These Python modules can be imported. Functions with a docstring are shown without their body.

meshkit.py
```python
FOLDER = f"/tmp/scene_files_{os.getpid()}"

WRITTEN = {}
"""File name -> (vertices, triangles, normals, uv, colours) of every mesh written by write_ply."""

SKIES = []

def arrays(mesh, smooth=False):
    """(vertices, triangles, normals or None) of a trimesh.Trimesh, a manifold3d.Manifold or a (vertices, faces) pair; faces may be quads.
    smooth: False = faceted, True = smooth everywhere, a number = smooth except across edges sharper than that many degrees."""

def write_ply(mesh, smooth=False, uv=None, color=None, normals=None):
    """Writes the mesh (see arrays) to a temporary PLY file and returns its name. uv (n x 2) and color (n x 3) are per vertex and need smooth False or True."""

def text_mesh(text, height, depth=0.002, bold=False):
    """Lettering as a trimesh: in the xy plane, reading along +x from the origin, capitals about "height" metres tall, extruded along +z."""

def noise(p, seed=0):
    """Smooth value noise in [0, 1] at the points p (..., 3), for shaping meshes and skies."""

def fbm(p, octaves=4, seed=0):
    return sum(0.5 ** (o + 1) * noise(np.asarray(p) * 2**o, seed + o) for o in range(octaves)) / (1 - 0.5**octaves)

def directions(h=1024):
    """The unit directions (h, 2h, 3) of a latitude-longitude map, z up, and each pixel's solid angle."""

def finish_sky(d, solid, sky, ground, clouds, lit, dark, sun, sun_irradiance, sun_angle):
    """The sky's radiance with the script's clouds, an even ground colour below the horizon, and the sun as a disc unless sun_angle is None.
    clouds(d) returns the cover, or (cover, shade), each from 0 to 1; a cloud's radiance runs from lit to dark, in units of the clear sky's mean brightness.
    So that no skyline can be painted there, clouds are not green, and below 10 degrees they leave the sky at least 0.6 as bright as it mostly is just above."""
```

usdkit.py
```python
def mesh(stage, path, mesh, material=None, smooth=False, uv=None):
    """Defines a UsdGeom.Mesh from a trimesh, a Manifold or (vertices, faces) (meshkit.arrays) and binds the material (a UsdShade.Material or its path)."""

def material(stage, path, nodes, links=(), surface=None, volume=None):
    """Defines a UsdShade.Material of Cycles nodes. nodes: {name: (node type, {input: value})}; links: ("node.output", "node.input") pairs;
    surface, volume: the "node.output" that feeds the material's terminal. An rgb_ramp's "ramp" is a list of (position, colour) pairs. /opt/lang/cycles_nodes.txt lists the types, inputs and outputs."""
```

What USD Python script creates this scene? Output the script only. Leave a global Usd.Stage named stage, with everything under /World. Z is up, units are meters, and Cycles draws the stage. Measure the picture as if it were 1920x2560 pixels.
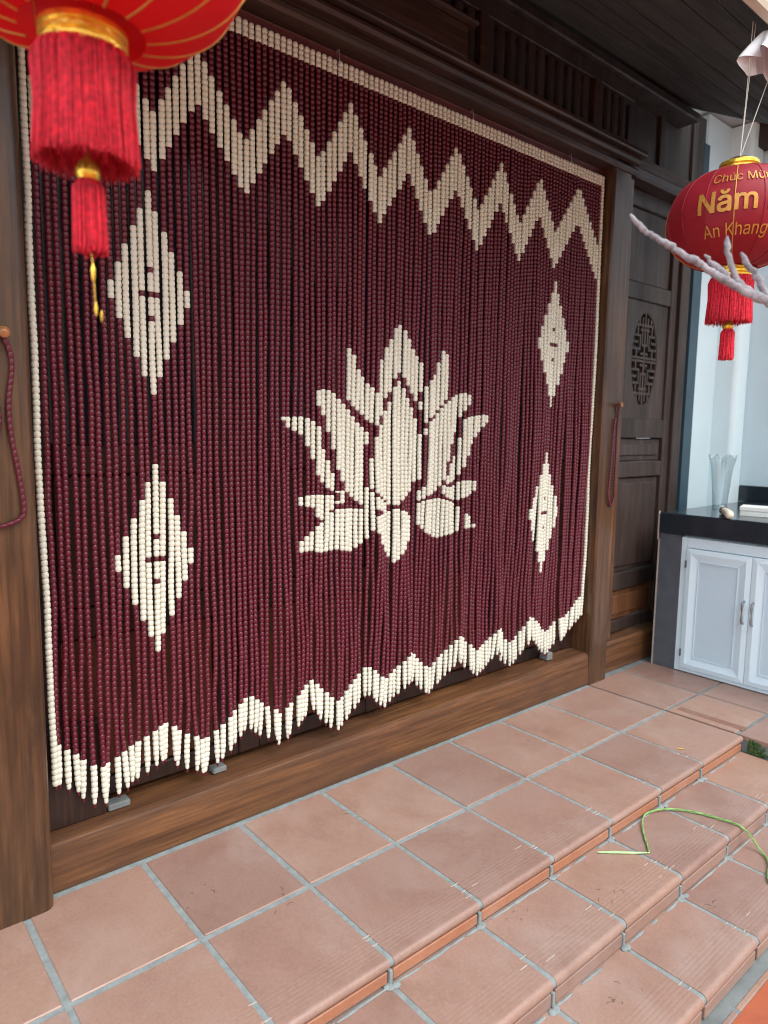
import math, random
import numpy as np
import trimesh
import manifold3d as m3
import shapely
from shapely.geometry import Polygon, LineString, Point, box as sbox
from shapely.ops import unary_union
import usdkit, meshkit
from pxr import Usd, UsdGeom, UsdLux, UsdShade, Gf, Sdf, Vt

stage = Usd.Stage.CreateInMemory()
UsdGeom.SetStageUpAxis(stage, UsdGeom.Tokens.z)
UsdGeom.SetStageMetersPerUnit(stage, 1.0)
UsdGeom.Xform.Define(stage, '/World')
UsdGeom.Scope.Define(stage, '/World/Looks')
rng = random.Random(7)
nrg = np.random.default_rng(7)

# ------------------------------------------------------------------ camera
cam = UsdGeom.Camera.Define(stage, '/World/Camera')
R_ = (0.76324205, -0.64596520, 0.01380339)
U_ = (0.06540572, 0.09849905, 0.99298541)
F_ = (0.64279364, 0.75698540, -0.11742843)
C_ = (-0.35745, -1.74855, 1.188975)
cam.AddTransformOp().Set(Gf.Matrix4d(*R_, 0, *U_, 0, *[-v for v in F_], 0, *C_, 1))
cam.CreateHorizontalApertureAttr(20.955)
cam.CreateVerticalApertureAttr(27.94)
cam.CreateFocalLengthAttr(18.960)
cam.CreateClippingRangeAttr(Gf.Vec2f(0.02, 1000))
cam.CreateFStopAttr(2.6)
cam.CreateFocusDistanceAttr(2.0)
cam.CreateExposureAttr(1.5)

# ------------------------------------------------------------------ sky and sun
sun_dir = np.array([0.10, -0.75, 0.95]); sun_dir /= np.linalg.norm(sun_dir)
elev = math.asin(sun_dir[2]); rot = math.atan2(sun_dir[0], sun_dir[1])
sky_mat = usdkit.material(stage, '/World/Looks/sky_look', {
    'tc': ('texture_coordinate', {}),
    'mp': ('mapping', {'scale': (1.0, 1.0, 2.2)}),
    'n': ('noise_texture', {'scale': 2.2, 'detail': 6.0, 'roughness': 0.55}),
    'rp': ('rgb_ramp', {'ramp': [(0.25, (4.3, 4.75, 5.15)), (0.75, (6.8, 7.3, 7.7))]}),
    'sky': ('sky_texture', {'sky_type': 'single_scattering', 'sun_disc': False, 'sun_elevation': elev, 'sun_rotation': rot,
                            'altitude': 50.0, 'air_density': 1.0, 'aerosol_density': 2.0, 'ozone_density': 1.0}),
    'mx': ('mix_color', {'fac': 0.72, 'use_clamp': False}),
    'bg': ('background_shader', {'strength': 0.15})},
    [('tc.generated', 'mp.vector'), ('mp.vector', 'n.vector'), ('n.fac', 'rp.fac'), ('sky.color', 'mx.a'), ('rp.color', 'mx.b'),
     ('mx.result', 'bg.color')], surface='bg.background')
dome = UsdLux.DomeLight.Define(stage, '/World/sky')
UsdShade.MaterialBindingAPI.Apply(dome.GetPrim()).Bind(sky_mat)
dome.GetPrim().SetCustomDataByKey('kind', 'structure')
sun = UsdLux.DistantLight.Define(stage, '/World/sun')
sun.CreateIntensityAttr(0.25); sun.CreateAngleAttr(35.0); sun.CreateColorAttr(Gf.Vec3f(1.0, 0.985, 0.96))
sun.GetPrim().CreateAttribute('inputs:normalize', Sdf.ValueTypeNames.Bool).Set(True)
zax = sun_dir; xax = np.cross([0, 0, 1.0], zax); xax /= np.linalg.norm(xax); yax = np.cross(zax, xax)
sun.AddTransformOp().Set(Gf.Matrix4d(*map(float, xax), 0, *map(float, yax), 0, *map(float, zax), 0, 0, 0, 0, 1))

# ------------------------------------------------------------------ helpers
used = {}
roots = {}
def npath(parent, name):
    k = used.get((parent, name), 0); used[(parent, name)] = k + 1
    return f'{parent}/{name}' + (f'_{k:03d}' if k else '')
def setd(prim, **kw):
    for k, v in kw.items():
        if v: prim.SetCustomDataByKey(k, v)
def thing(name, label, cat, loc=(0, 0, 0), group=None, kind=None):
    p = npath('/World', name)
    x = UsdGeom.Xform.Define(stage, p); x.AddTranslateOp().Set(Gf.Vec3d(*map(float, loc)))
    roots[p] = np.array(loc, float)
    setd(x.GetPrim(), label=label, category=cat, group=group, kind=kind)
    return p
def arr(g):
    if isinstance(g, (list,)): g = cat(g)
    if hasattr(g, 'to_mesh'):
        m = g.to_mesh(); return np.array(m.vert_properties[:, :3], float), np.array(m.tri_verts, int)
    if isinstance(g, tuple): return np.asarray(g[0], float), np.asarray(g[1], int)
    return np.array(g.vertices, float), np.array(g.faces, int)
def cat(gs):
    V, F, o = [], [], 0
    for g in gs:
        v, f = arr(g)
        if f.shape[1] == 4: f = np.vstack([f[:, [0, 1, 2]], f[:, [0, 2, 3]]])
        V.append(v); F.append(f + o); o += len(v)
    return np.vstack(V), np.vstack(F)
def part(parent, name, geom, mat, smooth=False, label=None, kind=None):
    v, f = arr(geom)
    root = '/'.join(parent.split('/')[:3])
    v = v - roots.get(root, np.zeros(3))
    p = npath(parent, name)
    m = usdkit.mesh(stage, p, (v, f), M[mat] if isinstance(mat, str) else mat, smooth=smooth)
    setd(m.GetPrim(), label=label, kind=kind)
    return p
def single(name, geom, mat, label=None, cat_=None, group=None, kind=None, smooth=False):
    p = npath('/World', name)
    m = usdkit.mesh(stage, p, arr(geom), M[mat], smooth=smooth)
    roots[p] = np.zeros(3)
    setd(m.GetPrim(), label=label, category=cat_, group=group, kind=kind)
    return p
def hull(pts):
    return trimesh.convex.convex_hull(np.asarray(pts, float))
def bx(x0, x1, y0, y1, z0, z1, c=0.0):
    """box with chamfered edges"""
    if c <= 0:
        return trimesh.creation.box(bounds=[[x0, y0, z0], [x1, y1, z1]])
    c = min(c, (x1-x0)/2.2, (y1-y0)/2.2, (z1-z0)/2.2)
    P = []
    for x, sx in ((x0, 1), (x1, -1)):
        for y, sy in ((y0, 1), (y1, -1)):
            for z, sz in ((z0, 1), (z1, -1)):
                P += [(x+sx*c, y+sy*c, z), (x+sx*c, y, z+sz*c), (x, y+sy*c, z+sz*c)]
    return hull(P)
def rbox_xy(x0, x1, y0, y1, z0, z1, r, n=6):
    """upright post with rounded vertical edges"""
    poly = sbox(x0+r, y0+r, x1-r, y1-r).buffer(r, quad_segs=n)
    m = trimesh.creation.extrude_polygon(poly, z1-z0, engine='earcut'); m.apply_translation((0, 0, z0)); return m
def prof_x(pts, x0, x1):
    """profile in (y, z) extruded along x"""
    poly = pts if isinstance(pts, Polygon) else Polygon(pts)
    m = trimesh.creation.extrude_polygon(poly, x1-x0, engine='earcut')
    v = np.array(m.vertices); m.vertices = np.stack([v[:, 2]+x0, v[:, 0], v[:, 1]], 1)
    return m
def prof_y(poly, y0, y1):
    """profile in (x, z) extruded along y (outline in wall plane)"""
    m = trimesh.creation.extrude_polygon(poly, y1-y0, engine='earcut')
    v = np.array(m.vertices); m.vertices = np.stack([v[:, 0], y0+v[:, 2], v[:, 1]], 1)
    m.invert(); return m
def revolve(prof, n=32, center=(0, 0, 0)):
    prof = np.asarray(prof, float); k = len(prof)
    a = np.arange(n)*2*np.pi/n
    v = np.stack([prof[:, 0][None]*np.cos(a)[:, None], prof[:, 0][None]*np.sin(a)[:, None], np.broadcast_to(prof[:, 1], (n, k))], -1).reshape(-1, 3)
    i, j = np.meshgrid(np.arange(n), np.arange(k-1), indexing='ij'); i2 = (i+1) % n
    q = np.stack([i*k+j, i2*k+j, i2*k+j+1, i*k+j+1], -1).reshape(-1, 4)
    f = np.vstack([q[:, [0, 1, 2]], q[:, [0, 2, 3]]])
    return v+np.asarray(center), f
def tube(points, radii, sides=8, caps=True):
    p = np.asarray(points, float); n = len(p)
    t = np.gradient(p, axis=0); t /= np.linalg.norm(t, axis=1, keepdims=True)+1e-12
    ref = np.array([0, 0, 1.0]) if abs(t[:, 2]).mean() < .8 else np.array([1.0, 0, 0])
    a = np.cross(t, ref); a /= np.linalg.norm(a, axis=1, keepdims=True)+1e-12
    b = np.cross(t, a); ang = np.arange(sides)*2*np.pi/sides
    rr = np.broadcast_to(radii, (n,))
    v = (p[:, None]+rr[:, None, None]*(np.cos(ang)[None, :, None]*a[:, None]+np.sin(ang)[None, :, None]*b[:, None])).reshape(-1, 3)
    i, j = np.meshgrid(np.arange(n-1), np.arange(sides), indexing='ij')
    q = np.stack([i*sides+j, (i+1)*sides+j, (i+1)*sides+(j+1) % sides, i*sides+(j+1) % sides], -1).reshape(-1, 4)
    f = [q[:, [0, 1, 2]], q[:, [0, 2, 3]]]
    if caps:
        v = np.vstack([v, p[0], p[-1]]); o = n*sides; k = np.arange(sides)
        f += [np.stack([np.full(sides, o), k, (k+1) % sides], -1), np.stack([np.full(sides, o+1), (n-1)*sides+(k+1) % sides, (n-1)*sides+k], -1)]
    return v, np.vstack(f)
def spline(pts, n=40):
    from scipy.interpolate import CubicSpline
    p = np.asarray(pts, float); s = np.r_[0, np.cumsum(np.linalg.norm(np.diff(p, axis=0), axis=1))]
    return CubicSpline(s, p)(np.linspace(0, s[-1], n))

# ------------------------------------------------------------------ materials
M = {}
def mat(name, nodes, links, surface='p.BSDF'):
    M[name] = usdkit.material(stage, f'/World/Looks/{name}', nodes, links, surface=surface)
def wood(name, dark, light, axis, rough=0.35, coat=0.25, stain=None, fine=60.0, bump=0.25):
    s = [24.0, 24.0, 24.0]; s['xyz'.index(axis)] = 1.3
    s2 = [fine*1.6]*3; s2['xyz'.index(axis)] = 3.0
    s3 = [6.5]*3; s3['xyz'.index(axis)] = 1.5
    stain = stain or tuple(0.55*v for v in dark)
    mat(name, {
        'g': ('geometry', {}), 'oi': ('object_info', {}), 'w': ('math', {'math_type': 'multiply', 'value2': 37.0}),
        'm1': ('mapping', {'scale': tuple(s)}), 'm2': ('mapping', {'scale': tuple(s2)}),
        'n1': ('noise_texture', {'dimensions': '4D', 'scale': 1.0, 'detail': 8.0, 'roughness': 0.68, 'distortion': 1.2}),
        'n2': ('noise_texture', {'dimensions': '4D', 'scale': 1.0, 'detail': 3.0, 'roughness': 0.6}),
        'm3': ('mapping', {'scale': tuple(s3)}),
        'n3': ('noise_texture', {'dimensions': '4D', 'scale': 1.0, 'detail': 6.0, 'roughness': 0.66, 'distortion': 0.5}),
        'r1': ('rgb_ramp', {'ramp': [(0.28, dark), (0.5, tuple((a+b)/2 for a, b in zip(dark, light))), (0.72, light)]}),
        'r2': ('rgb_ramp', {'ramp': [(0.34, (0.55, 0.53, 0.51)), (0.6, (1.12, 1.1, 1.08))]}),
        'r3': ('rgb_ramp', {'ramp': [(0.44, (0, 0, 0)), (0.66, (0.85, 0.85, 0.85))]}),
        'mu': ('mix_color', {'blend_type': 'multiply', 'fac': 1.0, 'use_clamp': False}),
        'ms': ('mix_color', {'blend_type': 'mix', 'b': stain}),
        'rr': ('map_range', {'from_min': 0.3, 'from_max': 0.75, 'to_min': rough*0.75, 'to_max': min(1, rough*1.5)}),
        'b': ('bump', {'strength': bump, 'distance': 0.002}),
        'p': ('principled_bsdf', {'coat_weight': coat, 'coat_roughness': 0.22, 'specular_ior_level': 0.4})},
        [('g.position', 'm1.vector'), ('g.position', 'm2.vector'), ('m1.vector', 'n1.vector'), ('m2.vector', 'n2.vector'), ('g.position', 'm3.vector'), ('m3.vector', 'n3.vector'),
         ('oi.random', 'w.value1'), ('w.value', 'n1.w'), ('w.value', 'n2.w'), ('w.value', 'n3.w'),
         ('n1.fac', 'r1.fac'), ('n2.fac', 'r2.fac'), ('r1.color', 'mu.a'), ('r2.color', 'mu.b'),
         ('n3.fac', 'r3.fac'), ('r3.color', 'ms.fac'), ('mu.result', 'ms.a'), ('ms.result', 'p.base_color'),
         ('n3.fac', 'rr.value'), ('rr.result', 'p.roughness'), ('n2.fac', 'b.height'), ('b.normal', 'p.normal')])
wood('post_wood', (0.045, 0.020, 0.009), (0.165, 0.078, 0.034), 'z', 0.33, 0.28)
wood('sill_wood', (0.066, 0.026, 0.011), (0.21, 0.092, 0.036), 'x', 0.5, 0.08, stain=(0.07, 0.03, 0.016))
wood('beam_red', (0.10, 0.016, 0.016), (0.17, 0.032, 0.03), 'x', 0.42, 0.2)
wood('beam_wood', (0.036, 0.020, 0.015), (0.078, 0.042, 0.030), 'x', 0.45, 0.15)
wood('slat_wood', (0.028, 0.025, 0.024), (0.065, 0.055, 0.05), 'z', 0.55, 0.05)
wood('door_wood', (0.016, 0.008, 0.006), (0.045, 0.018, 0.012), 'z', 0.4, 0.15)
wood('door_panel', (0.06, 0.019, 0.007), (0.125, 0.040, 0.014), 'z', 0.4, 0.12)
wood('old_door', (0.026, 0.017, 0.014), (0.068, 0.043, 0.034), 'z', 0.5, 0.08)
wood('old_panel', (0.034, 0.022, 0.019), (0.078, 0.052, 0.042), 'z', 0.5, 0.08)
wood('orange_panel', (0.11, 0.045, 0.02), (0.24, 0.10, 0.045), 'z', 0.42, 0.2)
wood('soffit_wood', (0.045, 0.042, 0.038), (0.085, 0.078, 0.068), 'x', 0.7, 0.0)
wood('peg_wood', (0.25, 0.10, 0.03), (0.45, 0.2, 0.07), 'z', 0.35, 0.3)

def plain(name, col, rough=0.5, metal=0.0, var=0.12, scale=20.0, bump=0.0, spec=0.5, coat=0.0, bscale=None):
    lo = tuple(v*(1-var) for v in col); hi = tuple(min(1, v*(1+var)) for v in col)
    mat(name, {
        'g': ('geometry', {}), 'n': ('noise_texture', {'scale': scale, 'detail': 5.0, 'roughness': 0.6}),
        'n2': ('noise_texture', {'scale': bscale or scale*8, 'detail': 3.0}),
        'r': ('rgb_ramp', {'ramp': [(0.3, lo), (0.7, hi)]}), 'b': ('bump', {'strength': bump, 'distance': 0.003}),
        'p': ('principled_bsdf', {'roughness': rough, 'metallic': metal, 'specular_ior_level': spec, 'coat_weight': coat})},
        [('g.position', 'n.vector'), ('g.position', 'n2.vector'), ('n.fac', 'r.fac'), ('r.color', 'p.base_color'), ('n2.fac', 'b.height'), ('b.normal', 'p.normal')])
plain('cement', (0.16, 0.175, 0.17), 0.9, var=0.25, scale=9, bump=0.5)
plain('mortar', (0.225, 0.252, 0.248), 0.92, var=0.2, scale=40, bump=0.5)
plain('mortar_white', (0.42, 0.36, 0.31), 0.9, var=0.15, scale=60, bump=0.4)
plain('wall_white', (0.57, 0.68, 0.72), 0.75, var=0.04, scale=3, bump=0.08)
plain('wall_lit', (0.68, 0.79, 0.82), 0.7, var=0.03, scale=3, bump=0.05)  # lighter copy of the wall paint, with the light on the pillar painted in
plain('jamb_blue', (0.035, 0.07, 0.095), 0.5, var=0.15, scale=4)
plain('dark_gap', (0.012, 0.016, 0.022), 0.7, var=0.2)
plain('granite', (0.012, 0.017, 0.022), 0.16, var=0.45, scale=220, spec=0.5)
plain('counter_side', (0.075, 0.085, 0.10), 0.55, var=0.15, scale=12)
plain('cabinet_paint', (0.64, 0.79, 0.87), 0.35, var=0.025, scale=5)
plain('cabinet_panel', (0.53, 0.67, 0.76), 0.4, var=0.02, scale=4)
plain('steel', (0.32, 0.34, 0.36), 0.35, metal=1.0, var=0.1)
plain('dark_steel', (0.10, 0.11, 0.12), 0.4, metal=0.8, var=0.1)
plain('white_box_card', (0.72, 0.74, 0.70), 0.6, var=0.04)
plain('cream_cloth', (0.66, 0.60, 0.48), 0.85, var=0.1, scale=30)
plain('white_cloth', (0.72, 0.74, 0.76), 0.7, var=0.05, scale=30)
plain('cream_plaster', (0.60, 0.56, 0.44), 0.85, var=0.12, scale=8, bump=0.3)
plain('gold', (0.83, 0.50, 0.07), 0.24, metal=0.85, var=0.25, scale=70, bump=0.35, bscale=140)
plain('gold_paint', (0.48, 0.23, 0.04), 0.45, metal=0.4, var=0.15, scale=60)
plain('black_cap', (0.03, 0.012, 0.012), 0.5)
plain('thread_pale', (0.45, 0.42, 0.36), 0.7)
plain('nail', (0.5, 0.5, 0.52), 0.4, metal=0.6)
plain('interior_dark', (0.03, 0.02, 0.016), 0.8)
plain('moss', (0.045, 0.085, 0.02), 0.95, var=0.5, scale=90, bump=0.8)
plain('grass_stem', (0.20, 0.36, 0.10), 0.45, var=0.35, scale=60)
plain('grass_pale', (0.38, 0.55, 0.27), 0.45, var=0.2, scale=60)
plain('yellow_leaf', (0.55, 0.36, 0.05), 0.6, var=0.2)
plain('dry_bits', (0.10, 0.055, 0.03), 0.8)
plain('red_ground', (0.36, 0.085, 0.035), 0.6, var=0.2, scale=7, bump=0.15)
plain('grey_ceiling', (0.42, 0.44, 0.44), 0.85, var=0.08, scale=3)
plain('red_fringe', (0.66, 0.020, 0.042), 0.5, var=0.45, scale=160, spec=0.3)
plain('bark', (0.23, 0.215, 0.23), 0.8, var=0.5, scale=45, bump=0.9, bscale=160)

def tile_mat(name, col):
    c = np.array(col)
    mat(name, {
        'g': ('geometry', {}), 'oi': ('object_info', {}), 'w': ('math', {'math_type': 'multiply', 'value2': 53.0}),
        'n1': ('noise_texture', {'dimensions': '4D', 'scale': 4.5, 'detail': 6.0, 'roughness': 0.62, 'distortion': 0.4}),
        'n2': ('noise_texture', {'dimensions': '4D', 'scale': 130.0, 'detail': 4.0, 'roughness': 0.7}),
        'r1': ('rgb_ramp', {'ramp': [(0.28, tuple(c*(0.88, 0.84, 0.84))), (0.5, tuple(c)), (0.75, tuple(c*(1.04, 1.09, 1.13)))]}),
        'ro': ('rgb_ramp', {'ramp': [(0.0, (0.86, 0.84, 0.86)), (0.5, (1.0, 1.0, 1.0)), (1.0, (1.10, 1.06, 0.98))]}),
        'r2': ('rgb_ramp', {'ramp': [(0.3, (0.86, 0.86, 0.86)), (0.7, (1.1, 1.1, 1.1))]}),
        'm1': ('mix_color', {'blend_type': 'multiply', 'fac': 1.0, 'use_clamp': False}), 'm2': ('mix_color', {'blend_type': 'multiply', 'fac': 1.0, 'use_clamp': False}),
        'n4': ('noise_texture', {'scale': 2.6, 'detail': 7.0, 'roughness': 0.68, 'distortion': 0.8}),
        'r4': ('rgb_ramp', {'ramp': [(0.50, (0, 0, 0)), (0.72, (0.25, 0.25, 0.25))]}),
        'm4': ('mix_color', {'b': (0.44, 0.37, 0.33)}),
        'n5': ('noise_texture', {'scale': 3.7, 'detail': 7.0, 'roughness': 0.7}),
        'r5': ('rgb_ramp', {'ramp': [(0.55, (1, 1, 1)), (0.70, (0.87, 0.85, 0.84))]}),
        'm5': ('mix_color', {'blend_type': 'multiply', 'fac': 1.0, 'use_clamp': False}),
        'n3': ('noise_texture', {'dimensions': '4D', 'scale': 9.0, 'detail': 4.0}),
        'rr': ('map_range', {'from_min': 0.3, 'from_max': 0.7, 'to_min': 0.27, 'to_max': 0.55}),
        'b': ('bump', {'strength': 0.12, 'distance': 0.0015}),
        'p': ('principled_bsdf', {'specular_ior_level': 0.45})},
        [('g.position', 'n1.vector'), ('g.position', 'n2.vector'), ('g.position', 'n3.vector'), ('oi.random', 'w.value1'), ('w.value', 'n1.w'), ('w.value', 'n3.w'), ('w.value', 'n2.w'),
         ('n1.fac', 'r1.fac'), ('oi.random', 'ro.fac'), ('n2.fac', 'r2.fac'), ('r1.color', 'm1.a'), ('ro.color', 'm1.b'), ('m1.result', 'm2.a'), ('r2.color', 'm2.b'),
         ('g.position', 'n4.vector'), ('g.position', 'n5.vector'), ('n4.fac', 'r4.fac'), ('r4.color', 'm4.fac'), ('m2.result', 'm4.a'), ('m4.result', 'm5.a'), ('n5.fac', 'r5.fac'), ('r5.color', 'm5.b'),
         ('m5.result', 'p.base_color'), ('n3.fac', 'rr.value'), ('rr.result', 'p.roughness'), ('n2.fac', 'b.height'), ('b.normal', 'p.normal')])
tile_mat('terracotta', (0.300, 0.184, 0.143))
tile_mat('worn_brick', (0.20, 0.095, 0.065))
tile_mat('terracotta_riser', (0.35, 0.15, 0.085))

def bead_mat(name, cols, rough, sheen_rough=None):
    mat(name, {
        'g': ('geometry', {}), 'r': ('rgb_ramp', {'ramp': cols}),
        'n': ('noise_texture', {'scale': 260.0, 'detail': 2.0}), 'b': ('bump', {'strength': 0.2, 'distance': 0.0006}),
        'p': ('principled_bsdf', {'roughness': rough, 'specular_ior_level': 0.5})},
        [('g.random_per_island', 'r.fac'), ('r.color', 'p.base_color'), ('g.position', 'n.vector'), ('n.fac', 'b.height'), ('b.normal', 'p.normal')])
bead_mat('maroon_bead', [(0.0, (0.10, 0.008, 0.018)), (0.45, (0.17, 0.013, 0.031)), (0.85, (0.23, 0.024, 0.05)), (0.97, (0.36, 0.015, 0.03))], 0.32)
bead_mat('cream_bead', [(0.0, (0.70, 0.69, 0.58)), (0.5, (0.80, 0.80, 0.71)), (1.0, (0.85, 0.855, 0.79))], 0.5)

for nm_, lo_, hi_, tr_ in (('lantern_red', (0.52, 0.004, 0.010), (0.66, 0.010, 0.014), 0.35), ('lantern_shaded', (0.21, 0.010, 0.018), (0.28, 0.016, 0.026), 0.15)):  # second red is the shaded copy: roof shade mixed into the fabric colour
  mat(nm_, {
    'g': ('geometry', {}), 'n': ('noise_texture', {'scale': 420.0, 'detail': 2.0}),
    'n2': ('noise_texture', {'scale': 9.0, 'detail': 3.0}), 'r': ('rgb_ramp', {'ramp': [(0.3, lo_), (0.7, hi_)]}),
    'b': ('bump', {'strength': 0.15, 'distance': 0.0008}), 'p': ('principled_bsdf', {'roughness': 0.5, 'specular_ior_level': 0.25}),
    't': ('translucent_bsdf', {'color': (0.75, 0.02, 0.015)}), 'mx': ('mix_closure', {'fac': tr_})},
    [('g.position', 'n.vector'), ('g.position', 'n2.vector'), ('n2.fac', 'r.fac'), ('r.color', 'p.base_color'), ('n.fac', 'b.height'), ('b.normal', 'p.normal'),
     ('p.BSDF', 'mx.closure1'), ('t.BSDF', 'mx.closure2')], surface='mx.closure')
mat('door_glass', {'p': ('principled_bsdf', {'base_color': (0.012, 0.014, 0.02), 'roughness': 0.14, 'specular_ior_level': 0.3})}, [])
mat('vase_glass', {'f': ('layer_weight', {'blend': 0.25}), 'mr': ('map_range', {'from_min': 0.0, 'from_max': 1.0, 'to_min': 0.12, 'to_max': 0.75}),
    't': ('transparent_bsdf', {'color': (0.90, 0.94, 0.95)}), 'gl': ('glossy_bsdf', {'roughness': 0.08, 'color': (0.85, 0.9, 0.92)}),
    'mx': ('mix_closure', {})},
    [('f.facing', 'mr.value'), ('mr.result', 'mx.fac'), ('t.BSDF', 'mx.closure1'), ('gl.BSDF', 'mx.closure2')], surface='mx.closure')

# ------------------------------------------------------------------ ground, floor, steps
Z2, Z3, ZG = -0.0634, -0.1314, -0.200
YN1, YN2, YN3 = -0.672, -0.900, -1.112
XE = 2.45
G = 60.0
single('ground', [bx(-G, G, -1.1535-G, -1.1535, ZG-0.2, ZG+0.002)], 'red_ground', kind='structure')
single('cement_gutter', [bx(-2.5, XE, -1.153, YN3+0.02, ZG-0.1, ZG)], 'cement', kind='structure')
edge_tiles = thing('paving_edge', None, None, (0, -1.15, ZG), kind='structure')
for k in range(-6, 9):
    part(edge_tiles, 'tile', bx(k*0.3+0.006+0.1, k*0.3+0.294+0.1, -1.152, -1.137, ZG-0.06, ZG+0.003, 0.003), 'terracotta')

floor = single('terrace_floor', [bx(-1.5, XE, -0.652, 0.9, -0.3, -0.0035)], 'mortar', kind='structure')
def jit(g, a=0.0009):
    v, f = arr(g); c = v.mean(0)
    t = nrg.normal(0, a, 2)*2.2; v = v.copy(); v[:, 2] += (v[:, 0]-c[0])*t[0]+(v[:, 1]-c[1])*t[1]+nrg.normal(0, 0.0005)
    return v, f
J = 0.0080
def nose_profile(y_back, y_tip, ztop, th, r):
    """tread tile with a rounded nose and fine anti-slip grooves; (y, z) profile"""
    pts = [(y_back, ztop-th), (y_back, ztop-0.0025), (y_back-0.0025, ztop)]
    y0 = y_tip+0.028
    for k in range(7):                                       # grooves
        y = y0+0.011*(6-k)
        pts += [(y+0.0021, ztop), (y+0.0004, ztop-0.00045), (y-0.0004, ztop-0.00045), (y-0.0021, ztop)]
    for a in np.linspace(90, 270, 15):
        pts.append((y_tip+r+r*math.cos(math.radians(a)), ztop-r+r*math.sin(math.radians(a))))
    pts.append((y_tip+r, ztop-2*r)); pts.append((y_tip+r+0.004, ztop-th))
    return pts
xs = [(k*0.3, (k+1)*0.3) for k in range(-5, 8)]
xs_step = xs[:-1]+[(2.1, XE)]
for x0, x1 in xs_step:
    part(floor, 'tile', jit(bx(x0+J, x1-J, -0.342+J, 0.026, -0.02, 0.0, 0.0022)), 'terracotta')
for x0, x1 in xs_step:
    part(floor, 'nosing_tile', jit(prof_x(nose_profile(-0.342-J, YN1, 0.0, 0.026, 0.0125), x0+J*.9, x1-J*.9), 0.0005), 'terracotta', smooth=35)
def nose_joint(par, y_back, y_tip, ztop, th, r):
    for x0, x1 in xs_step[1:]:
        part(par, 'joint', prof_x([(y_back, ztop-th), (y_back, ztop-0.0018)]+[(y_tip+0.0016+(r-0.0016)*(1+math.cos(math.radians(a))), ztop-r+(r-0.0016)*math.sin(math.radians(a))) for a in np.linspace(90, 262, 12)]+[(y_tip+r+0.004, ztop-th)], x0-J*.88, x0+J*.88), 'mortar', smooth=35)
nose_joint(floor, -0.342, YN1, 0.0, 0.026, 0.0125)
def stepflight(ztop, yback, ytip, zbelow):
    s = single('step', [bx(-1.5, XE, ytip+0.018, yback-0.001, zbelow-0.25, ztop-0.0035)], 'mortar', kind='structure')
    for x0, x1 in xs_step:
        part(s, 'nosing_tile', jit(prof_x(nose_profile(yback-0.006, ytip, ztop, 0.03, 0.0145), x0+J*.9, x1-J*.9), 0.0005), 'terracotta', smooth=35)
    nose_joint(s, yback-0.006, ytip, ztop, 0.03, 0.0145)
    return s
step1 = stepflight(Z2, -0.654, YN2, Z3)
step2 = stepflight(Z3, YN2+0.016, YN3, ZG)
for par, yf, zt, zb, th in ((floor, -0.6665, -0.0305, Z2+0.005, 0), (step1, YN2+0.003, Z2-0.033, Z3+0.004, 0.003), (step2, YN3+0.003, Z3-0.033, ZG+0.005, 0.003)):
    for x0, x1 in xs_step:
        part(par, 'riser_tile', jit(bx(x0+J, x1-J, yf, yf+0.016, zb, zt+th, 0.002), 0.0002), 'terracotta' if th else 'terracotta_riser')
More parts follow.
